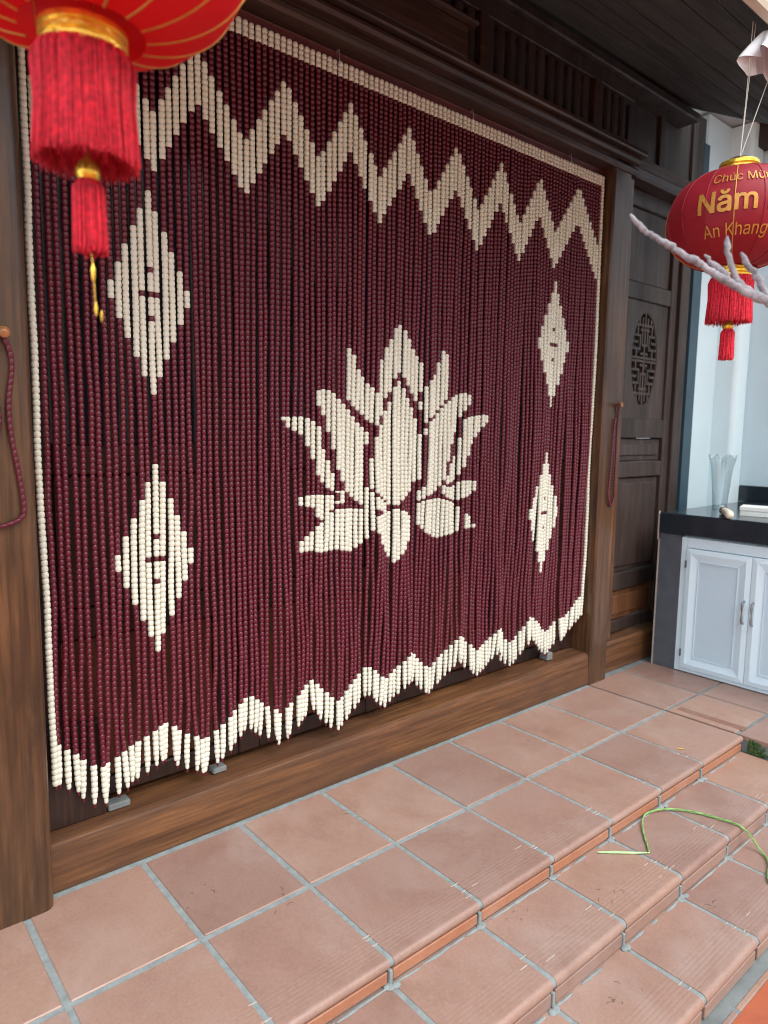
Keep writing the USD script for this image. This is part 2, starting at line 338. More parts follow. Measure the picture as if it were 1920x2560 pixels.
# mortar ridges, smears at the riser feet and white residue in the grooves: uncountable
def blob(c, s):
    m = trimesh.creation.icosphere(1, 1.0); v = np.array(m.vertices)
    v *= 1+0.35*(meshkit.noise(v*1.7+np.array(c)*31, 3)[:, None]-.5)
    return v*np.array(s)+np.array(c), np.array(m.faces)
sm = []
for yb, z, y_n in ((YN1+0.004, Z2, None), (YN2+0.003, Z3, None)):
    for x0, x1 in xs_step:
        for _ in range(5):
            sm.append(blob((x0+rng.gauss(0, 0.007), yb-rng.random()*0.012, z+0.001), (0.006+0.008*rng.random(), 0.006+0.006*rng.random(), 0.003+0.002*rng.random())))
        for _ in range(9):
            x = rng.uniform(x0, x1)
            if rng.random() < .8: sm.append(blob((x, yb-0.003-rng.random()*0.003, z+0.0005), (0.012+0.035*rng.random(), 0.002+0.003*rng.random(), 0.0022)))
        sm.append((bx(x0-0.005, x0+0.005, yb-0.0025, yb+0.012, z-0.002, z+0.036, 0.002)))
single('mortar_smears', sm, 'mortar', kind='stuff', smooth=60)
res = []
for ytip, z in ((YN1, 0.0), (YN2, Z2), (YN3, Z3)):
    for x0, x1 in xs_step:
        dens = rng.choice([0, 0, 1, 4])
        for _ in range(dens):
            k = rng.randrange(7); y = ytip+0.028+0.011*k
            xc = rng.choice([x0, x1])+rng.gauss(0, 0.05 if dens < 10 else 0.09); ln = 0.006+0.03*rng.random()
            res.append(bx(max(xc, -1.49), min(xc+ln, XE-.002), y-0.0011, y+0.0011, z-0.0016, z+0.0002, 0.0003))
        for k in range(7):
            y = ytip+0.028+0.011*k
            w = 0.004+0.008*rng.random()
            if x1 < XE and rng.random() < .3: res.append(bx(x1-w-.004, x1+w*rng.random()+.004, y-0.0012, y+0.0012, z-0.0018, z+0.0001, 0.0003))
single('groove_residue', res, 'mortar_white', kind='stuff')

plat = single('side_platform', [bx(XE+0.012, 4.6, -3.0, 0.9, -0.32, -0.0035)], 'cement', kind='structure')
for k in range(8):
    for jj in range(-11, 1):
        x0, x1 = XE+0.012+k*0.3, XE+0.012+(k+1)*0.3
        y0 = -0.042+jj*0.3
        if x0 > 3.0 and jj > -2: continue
        part(plat, 'tile', jit(bx(x0+(J if k else -0.004), x1-J, y0-0.3+J, y0-J if jj < 0 else 0.045, -0.02, 0.0, 0.0022)), 'terracotta')
part(plat, 'edge_strip', bx(XE+0.048, XE+0.088, -0.645, -0.37, -0.01, 0.0020, 0.001), 'worn_brick', label='reddish strip set in the tiles at the inner corner')
mo = []
for _ in range(420):
    y = -0.69-abs(rng.gauss(0, 0.022)); z = -0.055+rng.gauss(0, 0.02)
    z = min(max(z, Z2+0.002), -0.012)
    mo.append(blob((XE+0.010-rng.random()*0.004, y, z), [0.003+0.004*rng.random()]*3))
single('moss', mo, 'moss', kind='stuff')
st = []

single('courtyard_wall', [bx(-14, 11, -8.3, -8.0, ZG-0.1, 4.6)], 'cream_plaster', kind='structure')  # unseen wall, added to cut low sky light and darken the upper curtain
# ------------------------------------------------------------------ timber front of the house
lp = thing('wooden_post', 'thick brown varnished post at the left edge beside the curtain', 'post', (-0.06, 0.1, 0))
part(lp, 'shaft', rbox_xy(-0.22, 0.066, -0.014, 0.22, 0.0, 2.46, 0.026), 'post_wood', smooth=40)
pg = part(lp, 'peg', tube([(0.006, -0.012, 1.385), (0.006, -0.03, 1.386), (0.006, -0.046, 1.388), (0.006, -0.052, 1.388)], [0.006, 0.0065, 0.0125, 0.008], 12), 'peg_wood', smooth=50)
rp = thing('wooden_post', 'slim brown square post between the curtain and the carved door', 'post', (2.52, 0.1, 0))
part(rp, 'shaft', rbox_xy(2.452, 2.590, 0.036, 0.20, 0.0, 2.47, 0.012, 3), 'post_wood', smooth=40)
part(rp, 'peg', tube([(2.553, 0.038, 1.316), (2.553, 0.016, 1.318), (2.553, 0.004, 1.319)], [0.006, 0.007, 0.011], 12), 'peg_wood', smooth=50)

sl = thing('door_sill', 'long weathered wooden threshold beam below the curtain', 'sill', (1.26, 0.12, 0))
bv, bf = arr(prof_x([(0.045, 0.0), (0.046, 0.05), (0.050, 0.112), (0.056, 0.124), (0.066, 0.128), (0.24, 0.132), (0.24, 0.0)], 0.066, 2.452))
bv[:, 2] *= 1+0.18*(bv[:, 0]-0.066)/2.386                # the old beam rises a little to the right
part(sl, 'beam', (bv, bf), 'sill_wood', smooth=20)
part(sl, 'plinth_board', bx(0.068, 0.236, 0.108, 0.146, 0.131, 0.40, 0.004), 'door_wood', label='dark plum board at the left end of the threshold')
part(sl, 'stop_block', bx(0.240, 0.300, 0.105, 0.145, 0.1335, 0.152, 0.003), 'cement', label='pale grey block on the threshold at its left end')
part(sl, 'stop_block', bx(0.555, 0.60, 0.110, 0.145, 0.1375, 0.155, 0.003), 'cement')
part(sl, 'stop_block', bx(2.20, 2.24, 0.100, 0.145, 0.1535, 0.188, 0.003), 'cement')
s2 = thing('door_sill', 'short wooden threshold beam under the carved door', 'sill', (2.95, 0.14, 0))
part(s2, 'beam', prof_x([(0.082, 0.0), (0.080, 0.14), (0.088, 0.153), (0.10, 0.157), (0.3, 0.160), (0.3, 0.0)], 2.590, 3.42), 'sill_wood', smooth=20)

hd = thing('lintel_beam', 'long dark red moulded beam directly above the curtain', 'beam', (1.2, 0.1, 2.37))
part(hd, 'fillet', prof_x([(0.102, 2.283), (0.098, 2.290), (0.096, 2.330), (0.094, 2.336), (0.22, 2.336), (0.22, 2.283)], -1.2, 2.60), 'beam_red', smooth=20)
part(hd, 'moulding', prof_x([(0.030, 2.3375), (0.022, 2.345), (0.020, 2.356), (0.026, 2.366), (0.036, 2.372), (0.036, 2.378), (0.018, 2.384), (0.010, 2.394), (0.012, 2.405), (0.022, 2.412), (0.22, 2.412), (0.22, 2.3375)], -1.2, 2.62), 'beam_wood', smooth=20)
part(hd, 'cap', prof_x([(-0.004, 2.4135), (-0.008, 2.42), (-0.004, 2.436), (0.01, 2.440), (0.22, 2.440), (0.22, 2.4135)], -1.2, 2.64), 'beam_wood', smooth=20)
for x in (0.39, 0.99, 1.59, 2.19):
    pass

sb = thing('beam_board', 'dark wooden board ending in front of the slats above the curtain', 'board', (0.4, 0.03, 2.49))
part(sb, 'board', bx(-1.2, 1.474, 0.000, 0.045, 2.4415, 2.545, 0.004), 'beam_wood')
part(sb, 'strip', prof_x([(-0.018, 2.5465), (-0.022, 2.556), (-0.016, 2.566), (0.045, 2.566), (0.045, 2.5465)], -1.2, 1.50), 'beam_wood')

tr = thing('slat_transom', 'dark transom screen of upright wooden slats above the curtain beam', 'transom', (1.2, 0.06, 2.44))
part(tr, 'rail', bx(-1.2, 2.60, 0.046, 0.10, 2.4415, 2.462, 0.003), 'slat_wood')
part(tr, 'rail', bx(-1.2, 2.60, 0.046, 0.10, 2.650, 2.71, 0.003), 'slat_wood')
x = -0.9
for sx in (0.20, 0.90, 1.598, 2.30):
    part(tr, 'stile', bx(sx-0.021, sx+0.021, 0.040, 0.098, 2.463, 2.649, 0.003), 'beam_wood')
for a, b in ((0.221, 0.879), (0.921, 1.577), (1.619, 2.279), (2.321, 2.56)):
    n = max(2, round((b-a)/0.0595)); w = (b-a)/n
    for k in range(n):
        xc = a+w*(k+.5)
        part(tr, 'slat', hull([(xc-0.0195, 0.062, z) for z in (2.463, 2.649)]+[(xc+0.0195, 0.062, z) for z in (2.463, 2.649)]+[(xc-0.0195, 0.08, z) for z in (2.463, 2.649)]+[(xc+0.0195, 0.08, z) for z in (2.463, 2.649)]+[(xc-0.012, 0.056, z) for z in (2.463, 2.649)]+[(xc+0.012, 0.056, z) for z in (2.463, 2.649)]), 'slat_wood')
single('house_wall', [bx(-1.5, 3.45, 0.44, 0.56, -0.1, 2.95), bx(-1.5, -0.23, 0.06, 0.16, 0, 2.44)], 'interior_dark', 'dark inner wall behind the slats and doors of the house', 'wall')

# doors behind the curtain
D_LAB = ['dark wooden door leaf behind the left edge of the curtain', 'dark wooden door leaf behind the curtain left of the lotus',
         'dark wooden door leaf behind the lotus of the curtain', 'dark wooden door leaf behind the right edge of the curtain']
for k in range(4):
    x0 = 0.068+k*0.596; x1 = x0+0.594
    d = thing('door_leaf', D_LAB[k], 'door', (x0, 0.17, 0.157), group='door leaves behind the curtain')
    z0, z1 = 0.158, 2.282
    w = 0.075
    part(d, 'stile', bx(x0, x0+w, 0.150, 0.190, z0, z1, 0.004), 'door_wood')
    part(d, 'stile', bx(x1-w, x1, 0.150, 0.190, z0, z1, 0.004), 'door_wood')
    for (a, b) in ((z0, z0+0.05), (0.62, 0.70), (1.06, 1.14), (z1-0.1, z1)):
        part(d, 'rail', bx(x0+w+.001, x1-w-.001, 0.153, 0.187, a, b, 0.004), 'door_wood')
    part(d, 'panel', bx(x0+w+.002, x1-w-.002, 0.165, 0.180, z0+.051, 0.619, 0.005), 'door_panel')
    part(d, 'panel', bx(x0+w+.002, x1-w-.002, 0.165, 0.180, 0.701, 1.059, 0.005), 'door_wood')
    part(d, 'pane', bx(x0+w+.002, x1-w-.002, 0.168, 0.174, 1.141, z1-.101), 'door_glass')

# bay with the carved door
fr = thing('door_frame', 'dark wooden frame and lintel around the carved door', 'door frame', (2.95, 0.15, 0.16))
part(fr, 'jamb', bx(2.592, 2.700, 0.088, 0.20, 0.161, 2.358, 0.006), 'post_wood')
part(fr, 'jamb', bx(3.262, 3.35, 0.12, 0.21, 0.161, 2.358, 0.004), 'old_door')
part(fr, 'lintel', prof_x([(0.075, 2.36), (0.068, 2.37), (0.066, 2.40), (0.078, 2.412), (0.08, 2.43), (0.070, 2.44), (0.072, 2.455), (0.2, 2.455), (0.2, 2.36)], 2.592, 3.42), 'beam_wood')
part(fr, 'top_panel', bx(2.594, 3.44, 0.13, 0.16, 2.456, 2.84, 0.003), 'slat_wood')
for xx in (2.66, 2.95, 3.28):
    part(fr, 'batten', bx(xx, xx+0.045, 0.112, 0.1295, 2.457, 2.83, 0.003), 'slat_wood')
YD = 0.140
cd = thing('carved_door', 'dark brown door with an oval fretwork carving right of the curtain', 'door', (2.98, 0.15, 0.16))
xl, xr_, sw = 2.702, 3.260, 0.062
part(cd, 'stile', bx(xl, xl+sw, YD, YD+0.045, 0.165, 2.355, 0.004), 'old_door')
part(cd, 'stile', bx(xr_-sw, xr_, YD, YD+0.045, 0.165, 2.355, 0.004), 'old_door')
rails = [(0.165, 0.225), (0.385, 0.475), (0.965, 1.045), (1.165, 1.262), (1.848, 1.93), (2.28, 2.355)]
for a, b in rails:
    part(cd, 'rail', bx(xl+sw+.001, xr_-sw-.001, YD+0.003, YD+0.042, a, b, 0.004), 'old_door')
pm = ['orange_panel', 'old_panel', 'old_panel', None, 'old_panel']
for k in range(5):
    a, b = rails[k][1]+.001, rails[k+1][0]-.001
    if pm[k]:
        part(cd, 'panel', bx(xl+sw+.002, xr_-sw-.002, YD+0.018, YD+0.032, a, b, 0.006), pm[k], label='orange brown bottom panel' if k == 0 else None)
        if k < 3: part(cd, 'raised_field', bx(xl+sw+.035, xr_-sw-.035, YD+0.010, YD+0.0175, a+.03, b-.03, 0.005), pm[k])
    else:
        ox, oz, rx, rz = 2.985, 1.562, 0.122, 0.236
        oval = shapely.affinity.scale(Point(0, 0).buffer(1, quad_segs=20), rx, rz); oval = shapely.affinity.translate(oval, ox, oz)
        pan = sbox(xl+sw+.002, a, xr_-sw-.002, b)
        part(cd, 'panel', prof_y(pan.difference(oval), YD+0.014, YD+0.028), 'old_panel')
        part(cd, 'backing', bx(xl+sw+.002, xr_-sw-.002, YD+0.034, YD+0.040, a, b), 'dark_gap')
        bars = []
        t = 0.0062
        def ln(*p): bars.append(LineString([(ox+q[0]*rx, oz+q[1]*rz) for q in p]).buffer(t, cap_style=2, join_style=2))
        ln((-1, 0.035), (1, 0.035)); ln((-1, -0.035), (1, -0.035)); ln((0, -1), (0, 1))
        for s in (1, -1):
            ln((-.95, s*.22), (-.35, s*.22), (-.35, s*.5), (-.8, s*.5)); ln((.95, s*.22), (.35, s*.22), (.35, s*.5), (.8, s*.5))
            ln((-.62, s*.035), (-.62, s*.22)); ln((.62, s*.035), (.62, s*.22)); ln((-.3, s*.12), (.3, s*.12))
            ln((-.7, s*.72), (.7, s*.72)); ln((-.55, s*.5), (-.55, s*.72)); ln((.55, s*.5), (.55, s*.72)); ln((-.2, s*.3), (.2, s*.3)); ln((-.2, s*.3), (-.2, s*.88)); ln((.2, s*.3), (.2, s*.88))
            ln((-.35, s*.62), (.35, s*.62)); ln((-.9, s*.36), (-.5, s*.36)); ln((.9, s*.36), (.5, s*.36)); ln((-.45, s*.72), (-.45, s*.9)); ln((.45, s*.72), (.45, s*.9))
        fret = unary_union(bars).intersection(oval.buffer(0.002))
        ring = oval.buffer(0.002).difference(oval.buffer(-0.006))
        fret = unary_union([fret, ring])
        gs = [prof_y(g, YD+0.016, YD+0.030) for g in getattr(fret, 'geoms', [fret])]
        part(cd, 'fretwork', gs, 'old_panel')

# eave above
def eave_pt(y): return 2.815+(y-0.12)*(2.815-2.325)/(0.12+0.86)
ev = thing('eave_roof', 'dark plank eave sloping out over the curtain front', 'roof', (1.0, -0.4, 2.5))
ny = 9; ys = np.linspace(0.14, -0.855, ny+1)
for k in range(ny):
    ya, yb = ys[k]-0.002, ys[k+1]+0.002; za, zb = eave_pt(ya), eave_pt(yb)
    dz = rng.uniform(-.003, .003)
    part(ev, 'plank', hull([(xx, yy, zz+o+dz) for xx in (-1.6, 3.15) for yy, zz in ((ya, za), (yb, zb)) for o in (0, 0.022)]), 'soffit_wood')
part(ev, 'wall_plate', bx(-1.5, 3.15, 0.02, 0.14, 2.712, 2.752, 0.006), 'slat_wood')
part(ev, 'fascia', prof_x(Polygon([(-0.856, 2.305), (-0.862, 2.30), (-0.885, 2.30), (-0.892, 2.312), (-0.894, 2.40), (-0.905, 2.42), (-0.86, 2.42)]), -1.6, 3.15), 'cream_plaster', label='cream plaster edge of the eave', smooth=20)
part(ev, 'roof_cover', hull([(xx, yy, eave_pt(yy)+0.026+o) for xx in (-1.6, 3.2) for yy in (0.5, -0.9) for o in (0, 0.07)]), 'red_ground')

# ------------------------------------------------------------------ kitchen side: walls, counter
single('kitchen_wall', [bx(3.565, 3.84, 0.18, 0.30, 0, 2.92), bx(4.002, 4.12, -3.0, 0.30, 0, 2.92)], 'wall_white', 'pale blue white wall behind the black counter', 'wall')
single('wall_pilaster', rbox_xy(3.8405, 4.0005, 0.055, 0.30, 0.0, 2.92, 0.03, 5), 'wall_lit', 'brightly lit white rounded corner pillar behind the glass vase', 'pillar', smooth=40)
single('door_jamb', [bx(3.470, 3.5645, 0.165, 0.30, 0, 2.75)], 'jamb_blue', 'narrow blue grey strip of jamb left of the pale wall', 'jamb')
single('dark_corner_panel', [bx(3.352, 3.469, 0.20, 0.30, 0, 2.82)], 'dark_gap', 'near black filler standing for the shaded gap right of the carved door', 'panel')  # shade of the wall recess painted as a near-black fill
kc = thing('kitchen_roof', 'grey ceiling over the counter corner at the upper right', 'ceiling', (3.8, -0.5, 2.93))
part(kc, 'ceiling', bx(3.3, 4.6, -0.55, 0.5, 2.93, 3.0), 'grey_ceiling')
part(kc, 'beam', bx(3.9, 4.001, -0.55, 0.17, 2.80, 2.929, 0.006), 'interior_dark')

ct = thing('kitchen_counter', 'white cabinet with two doors under a thick black stone top', 'counter', (3.4, -0.6, 0))
XF = 2.987
part(ct, 'counter_top', bx(XF-0.012, 4.000, -1.70, 0.016, 0.690, 0.795, 0.006), 'granite')
part(ct, 'top_trim', bx(XF-0.013, XF-0.002, 0.0162, 0.020, 0.655, 0.80), 'mortar_white')
part(ct, 'backsplash', bx(3.978, 4.001, -1.70, 0.054, 0.796, 0.888, 0.003), 'granite')
part(ct, 'end_panel', bx(XF, 3.95, -0.102, 0.012, 0.0, 0.6895, 0.002), 'counter_side', label='dark grey end panel of the cabinet')
part(ct, 'end_trim', bx(XF-0.004, XF+0.006, 0.0125, 0.018, 0.0, 0.655), 'mortar_white')
part(ct, 'cabinet_body', bx(XF+0.022, 3.95, -1.70, -0.104, 0.004, 0.6895, 0.002), 'cabinet_paint')
# face frame
for (y0, y1, z0, z1) in ((-0.132, -0.1035, 0.004, 0.682), (-1.70, -0.1325, 0.632, 0.682), (-1.70, -0.1325, 0.004, 0.020), (-0.80, -0.772, 0.0205, 0.6315)):
    part(ct, 'frame_strip', bx(XF, XF+0.0215, y0, y1, z0, z1, 0.0015), 'cabinet_paint')
def cab_door(y1, y0, hinge_left):
    """y1 is the left edge (nearer the house), y0 the right edge"""
    z0, z1 = 0.023, 0.629; f = 0.058
    d = part(ct, 'door', bx(XF+0.004, XF+0.0215, y0, y1, z0, z1, 0.001), 'cabinet_paint')
    # mitred frame: four bevelled members
    def member(a, b, c, e):                                # outer edge a-b, inner edge c-e (y, z), bevelled to the inside
        P = [(XF-0.006, *a), (XF-0.006, *b), (XF-0.010, a[0]*.6+c[0]*.4, a[1]*.6+c[1]*.4), (XF-0.010, b[0]*.6+e[0]*.4, b[1]*.6+e[1]*.4),
             (XF+0.001, *c), (XF+0.001, *e), (XF+0.0035, *a), (XF+0.0035, *b), (XF+0.0035, *c), (XF+0.0035, *e)]
        return hull(P)
    g = 0.0004
    o = [(y1, z1), (y0, z1), (y0, z0), (y1, z0)]; i_ = [(y1-f, z1-f), (y0+f, z1-f), (y0+f, z0+f), (y1-f, z0+f)]
    for k in range(4):
        part(d, 'frame_member', member(o[k], o[(k+1) % 4], i_[k], i_[(k+1) % 4]), 'cabinet_paint')
    for (ya, yb, za, zb) in ((y0+f, y1-f, z1-f-.006, z1-f), (y0+f, y1-f, z0+f, z0+f+.006), (y0+f, y0+f+.006, z0+f+.006, z1-f-.006), (y1-f-.006, y1-f, z0+f+.006, z1-f-.006)):
        part(d, 'bead_strip', bx(XF-0.003, XF+0.0035, ya+g, yb-g, za+g, zb-g, 0.0012), 'cabinet_paint')
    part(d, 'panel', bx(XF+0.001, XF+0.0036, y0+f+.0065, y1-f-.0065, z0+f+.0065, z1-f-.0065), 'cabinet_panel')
    yh = y0+0.020 if hinge_left else y1-0.020
    p = [(XF-0.010, yh, 0.312), (XF-0.026, yh, 0.318), (XF-0.030, yh, 0.34), (XF-0.030, yh, 0.39), (XF-0.026, yh, 0.412), (XF-0.010, yh, 0.418)]
    part(d, 'handle', tube(p, 0.0055, 8), 'steel', smooth=40)
    yy = y1-0.001 if hinge_left else y0+0.001
    for zz in (0.10, 0.55):
        part(d, 'hinge', tube([(XF-0.010, yy, zz-0.018), (XF-0.010, yy, zz+0.018)], 0.0042, 8), 'dark_steel')
cab_door(-0.134, -0.4435, True); cab_door(-0.4455, -0.770, False)
cab_door(-0.802, -1.10, True); cab_door(-1.102, -1.40, False)

# glass vase on the counter
vs = thing('glass_vase', 'tall clear glass vase with a scalloped flared rim on the counter', 'vase', (3.44, -0.075, 0.795))
cx, cy = 3.44, -0.075
n, kk = 60, 24
def vase_surf(ins):
    V = []
    for k in range(kk+1):
        t = k/kk; h = 0.003+0.272*t
        rad = 0.036+0.024*t**1.3+0.008*max(0, t-.8)/.2
        for i in range(n):
            a = 2*np.pi*i/n
            rr = rad*(1+0.035*np.cos(12*a)*(0.4+0.6*t))-ins
            hh = h+(0.012*np.cos(6*a)*max(0, t-.75)/.25)
            V.append((cx+rr*np.cos(a), cy+rr*np.sin(a), 0.795+hh))
    return np.array(V)
Vo = vase_surf(0); q = []
for k in range(kk):
    for i in range(n): q.append((k*n+i, k*n+(i+1) % n, (k+1)*n+(i+1) % n, (k+1)*n+i))
part(vs, 'body', (Vo, np.array(q)), 'vase_glass', smooth=True)
part(vs, 'rim', tube(np.vstack([Vo[kk*n:], Vo[kk*n:kk*n+1]]), 0.0016, 6, caps=False), 'vase_glass', smooth=True)
part(vs, 'base', revolve([(0.0, 0.0005), (0.037, 0.0005), (0.038, 0.008), (0.034, 0.016), (0.0, 0.017)], 32, (cx, cy, 0.795)), 'vase_glass', smooth=30)
bxx = thing('white_box', 'small white box lying on the counter right of the vase', 'box', (3.17, -0.345, 0.795))
def rotz(g, a, c):
    v, f = arr(g); v = v-np.array(c); ca, sa = math.cos(a), math.sin(a)
    return np.stack([v[:, 0]*ca-v[:, 1]*sa, v[:, 0]*sa+v[:, 1]*ca, v[:, 2]], 1)+np.array(c), f
bc = (3.22, -0.35, 0.795)
part(bxx, 'tray', rotz(bx(3.17, 3.27, -0.415, -0.285, 0.7952, 0.820, 0.002), 0.25, bc), 'white_box_card')
part(bxx, 'lid', rotz(bx(3.168, 3.272, -0.417, -0.283, 0.8205, 0.843, 0.003), 0.25, bc), 'white_box_card')
ro = thing('cloth_roll', 'small cream roll with a rounded end at the front edge of the counter', 'roll', (3.05, -0.30, 0.795))
part(ro, 'roll', tube([(3.20, -0.195, 0.813), (3.18, -0.207, 0.814), (3.05, -0.285, 0.816), (2.985, -0.324, 0.815), (2.970, -0.333, 0.813), (2.966, -0.3355, 0.812)], [0.010, 0.016, 0.019, 0.020, 0.015, 0.005], 14), 'cream_cloth', smooth=60)
part(ro, 'band', tube([(3.150, -0.225, 0.8145), (3.130, -0.237, 0.8148)], 0.0205, 14), 'dry_bits', smooth=40)

# ------------------------------------------------------------------ bead curtain
PETALS = [[(1.264,1.368),(1.239,1.337),(1.222,1.298),(1.201,1.265),(1.184,1.227),(1.163,1.178),(1.141,1.129),(1.132,1.081),(1.131,1.022),(1.138,0.989),(1.163,0.974),(1.192,0.953),(1.218,0.929),(1.263,0.925),(1.289,0.948),(1.319,0.975),(1.337,1.006),(1.384,1.018),(1.383,1.111),(1.368,1.157),(1.343,1.219),(1.319,1.269),(1.295,1.307)],[(1.271,1.558),(1.242,1.536),(1.208,1.48),(1.187,1.446),(1.167,1.408),(1.166,1.285),(1.19,1.286),(1.218,1.32),(1.228,1.342),(1.249,1.378),(1.264,1.39),(1.283,1.367),(1.302,1.335),(1.33,1.303),(1.346,1.27),(1.355,1.292),(1.365,1.338),(1.369,1.422),(1.355,1.437),(1.33,1.457),(1.306,1.499)],[(1.048,1.46),(1.019,1.433),(1.017,1.306),(1.05,1.271),(1.083,1.246),(1.117,1.22),(1.156,1.197),(1.181,1.243),(1.181,1.289),(1.158,1.317),(1.123,1.342),(1.102,1.356),(1.078,1.394),(1.065,1.426)],[(1.475,1.483),(1.505,1.454),(1.504,1.315),(1.469,1.279),(1.429,1.249),(1.394,1.214),(1.371,1.219),(1.357,1.27),(1.364,1.326),(1.391,1.35),(1.418,1.374),(1.44,1.421),(1.455,1.45)],[(0.901,1.305),(0.947,1.318),(0.978,1.309),(1.017,1.275),(1.05,1.245),(1.08,1.209),(1.125,1.178),(1.136,1.135),(1.115,1.14),(1.117,1.0),(1.149,0.972),(1.192,0.947),(1.211,0.93),(1.211,0.901),(1.171,0.915),(1.129,0.918),(1.087,0.94),(1.053,0.966),(1.026,0.993),(1.012,1.031),(0.999,1.063),(0.986,1.115),(0.967,1.156),(0.948,1.217),(0.923,1.257)],[(1.621,1.326),(1.586,1.334),(1.543,1.323),(1.494,1.292),(1.453,1.261),(1.422,1.232),(1.383,1.191),(1.397,1.134),(1.407,1.064),(1.405,0.994),(1.342,0.968),(1.339,0.934),(1.374,0.937),(1.414,0.953),(1.454,0.975),(1.495,1.009),(1.51,1.068),(1.532,1.157),(1.559,1.229),(1.601,1.272),(1.627,1.296)],[(0.786,1.226),(0.833,1.227),(0.868,1.228),(0.911,1.211),(0.932,1.191),(0.939,1.131),(0.967,1.079),(0.993,1.021),(1.003,0.979),(0.968,0.991),(0.93,1.023),(0.905,1.075),(0.893,1.106),(0.859,1.166),(0.800,1.196)],[(1.715,1.256),(1.721,1.226),(1.672,1.182),(1.638,1.145),(1.613,1.084),(1.58,1.03),(1.538,1.001),(1.504,0.987),(1.511,1.038),(1.543,1.103),(1.574,1.175),(1.581,1.229),(1.607,1.242),(1.66,1.249)],[(0.838,0.976),(0.893,0.981),(0.942,0.979),(0.993,0.974),(1.003,0.947),(0.974,0.922),(0.94,0.893),(0.924,0.9),(0.899,0.938),(0.845,0.948)],[(1.009,0.999),(1.033,0.972),(1.03,0.938),(1.012,0.947)],[(0.840,0.826),(0.893,0.861),(0.93,0.884),(0.955,0.908),(0.994,0.929),(1.06,0.928),(1.122,0.921),(1.164,0.91),(1.168,0.865),(1.13,0.819),(1.089,0.8),(1.055,0.779),(0.995,0.793),(0.962,0.791),(0.93,0.787),(0.899,0.798),(0.840,0.797)],[(1.171,0.893),(1.215,0.907),(1.255,0.916),(1.297,0.902),(1.322,0.877),(1.324,0.824),(1.3,0.768),(1.282,0.741),(1.256,0.715),(1.218,0.748),(1.195,0.779),(1.174,0.837)],[(1.335,0.922),(1.39,0.937),(1.455,0.942),(1.515,0.93),(1.572,0.902),(1.581,0.809),(1.519,0.796),(1.443,0.79),(1.394,0.819),(1.361,0.845),(1.338,0.887)],[(1.479,0.991),(1.521,0.978),(1.581,1.003),(1.662,0.998),(1.662,0.958),(1.615,0.937),(1.584,0.932),(1.558,0.921),(1.514,0.936),(1.484,0.955)],[(1.594,0.885),(1.640,0.858),(1.676,0.812),(1.611,0.813),(1.594,0.839)]]
LOTUS = [Polygon(p).buffer(-0.001) for p in PETALS]
for p in LOTUS: shapely.prepare(p)
YC, ZT, PITCH = 0.085, 2.306, 0.0151
XS0, XS1, NS = 0.097, 2.432, 115
ZX = [0.09, 0.117, 0.262, 0.403, 0.523, 0.664, 0.80, 0.921, 1.04, 1.161, 1.284, 1.394, 1.516, 1.636, 1.758, 1.876, 1.997, 2.107, 2.258, 2.44]
ZU = [1.99, 1.985, 2.19, 1.99, 2.195, 1.985, 2.195, 2.005, 2.20, 2.008, 2.195, 2.003, 2.197, 1.998, 2.199, 2.00, 2.203, 2.008, 2.225, 1.975]
HX = [0.09, 0.115, 0.214, 0.40, 0.515, 0.659, 0.774, 0.894, 1.002, 1.129, 1.218, 1.352, 1.444, 1.601, 1.692, 1.833, 1.927, 2.05, 2.174, 2.235, 2.29, 2.44]
HZ = [0.375, 0.375, 0.279, 0.358, 0.268, 0.376, 0.286, 0.369, 0.271, 0.367, 0.298, 0.376, 0.294, 0.392, 0.304, 0.378, 0.296, 0.396, 0.300, 0.35, 0.345, 0.445]
DIA = [(0.381, 1.534), (0.381, 0.829), (2.130, 1.556), (2.108, 0.842)]
SIDES = 8
pr = np.array([(0.66, -0.50), (0.94, -0.32), (1.0, 0.0), (0.94, 0.32), (0.66, 0.50)])
ang = np.arange(SIDES)*2*np.pi/SIDES
def beads(centers, axes, rad, hgt):
    """beads strung along: centers (n, 3), unit axes (n, 3)"""
    c = np.asarray(centers, float); n_ = len(c); t = np.asarray(axes, float)
    ref = np.where(np.abs(t[:, 2:]) > 0.8, np.array([[1.0, 0, 0]]), np.array([[0, 0, 1.0]]))
    a = np.cross(t, ref); a /= np.linalg.norm(a, axis=1, keepdims=True); b = np.cross(t, a)
    rad = np.broadcast_to(rad, (n_,)); k = len(pr)
    ring = np.cos(ang)[None, :, None]*a[:, None]+np.sin(ang)[None, :, None]*b[:, None]
    v = c[:, None, None]+pr[None, None, :, 0, None]*rad[:, None, None, None]*ring[:, :, None]+pr[None, None, :, 1, None]*hgt*t[:, None, None]
    i, j = np.meshgrid(np.arange(SIDES), np.arange(k-1), indexing='ij'); i2 = (i+1) % SIDES
    q_ = np.stack([i*k+j, i*k+j+1, i2*k+j+1, i2*k+j], -1).reshape(-1, 4)
    f = np.vstack([q_[:, [0, 1, 2]], q_[:, [0, 2, 3]]])
    F = (f[None]+(np.arange(n_)*SIDES*k)[:, None, None]).reshape(-1, 3)
    return v.reshape(-1, 3), F
cu = thing('bead_curtain', 'maroon wooden bead curtain with a cream lotus, diamonds and zigzag borders', 'curtain', (1.26, YC, 2.30))
part(cu, 'hanging_rod', tube([(0.09, YC+0.004, 2.300), (2.44, YC+0.004, 2.300)], 0.0025, 8), 'black_cap')
for xx in (0.39, 0.99, 1.59, 2.19):
    part(cu, 'hook', tube([(xx+.001, 0.097, 2.345-.012), (xx, 0.080, 2.340), (xx, YC-0.006, 2.325), (xx, YC-.009, 2.303), (xx+0.001, YC-.004, 2.295)], 0.0018, 6), 'nail', smooth=True)
rest = np.linspace(XS0, XS1, NS)
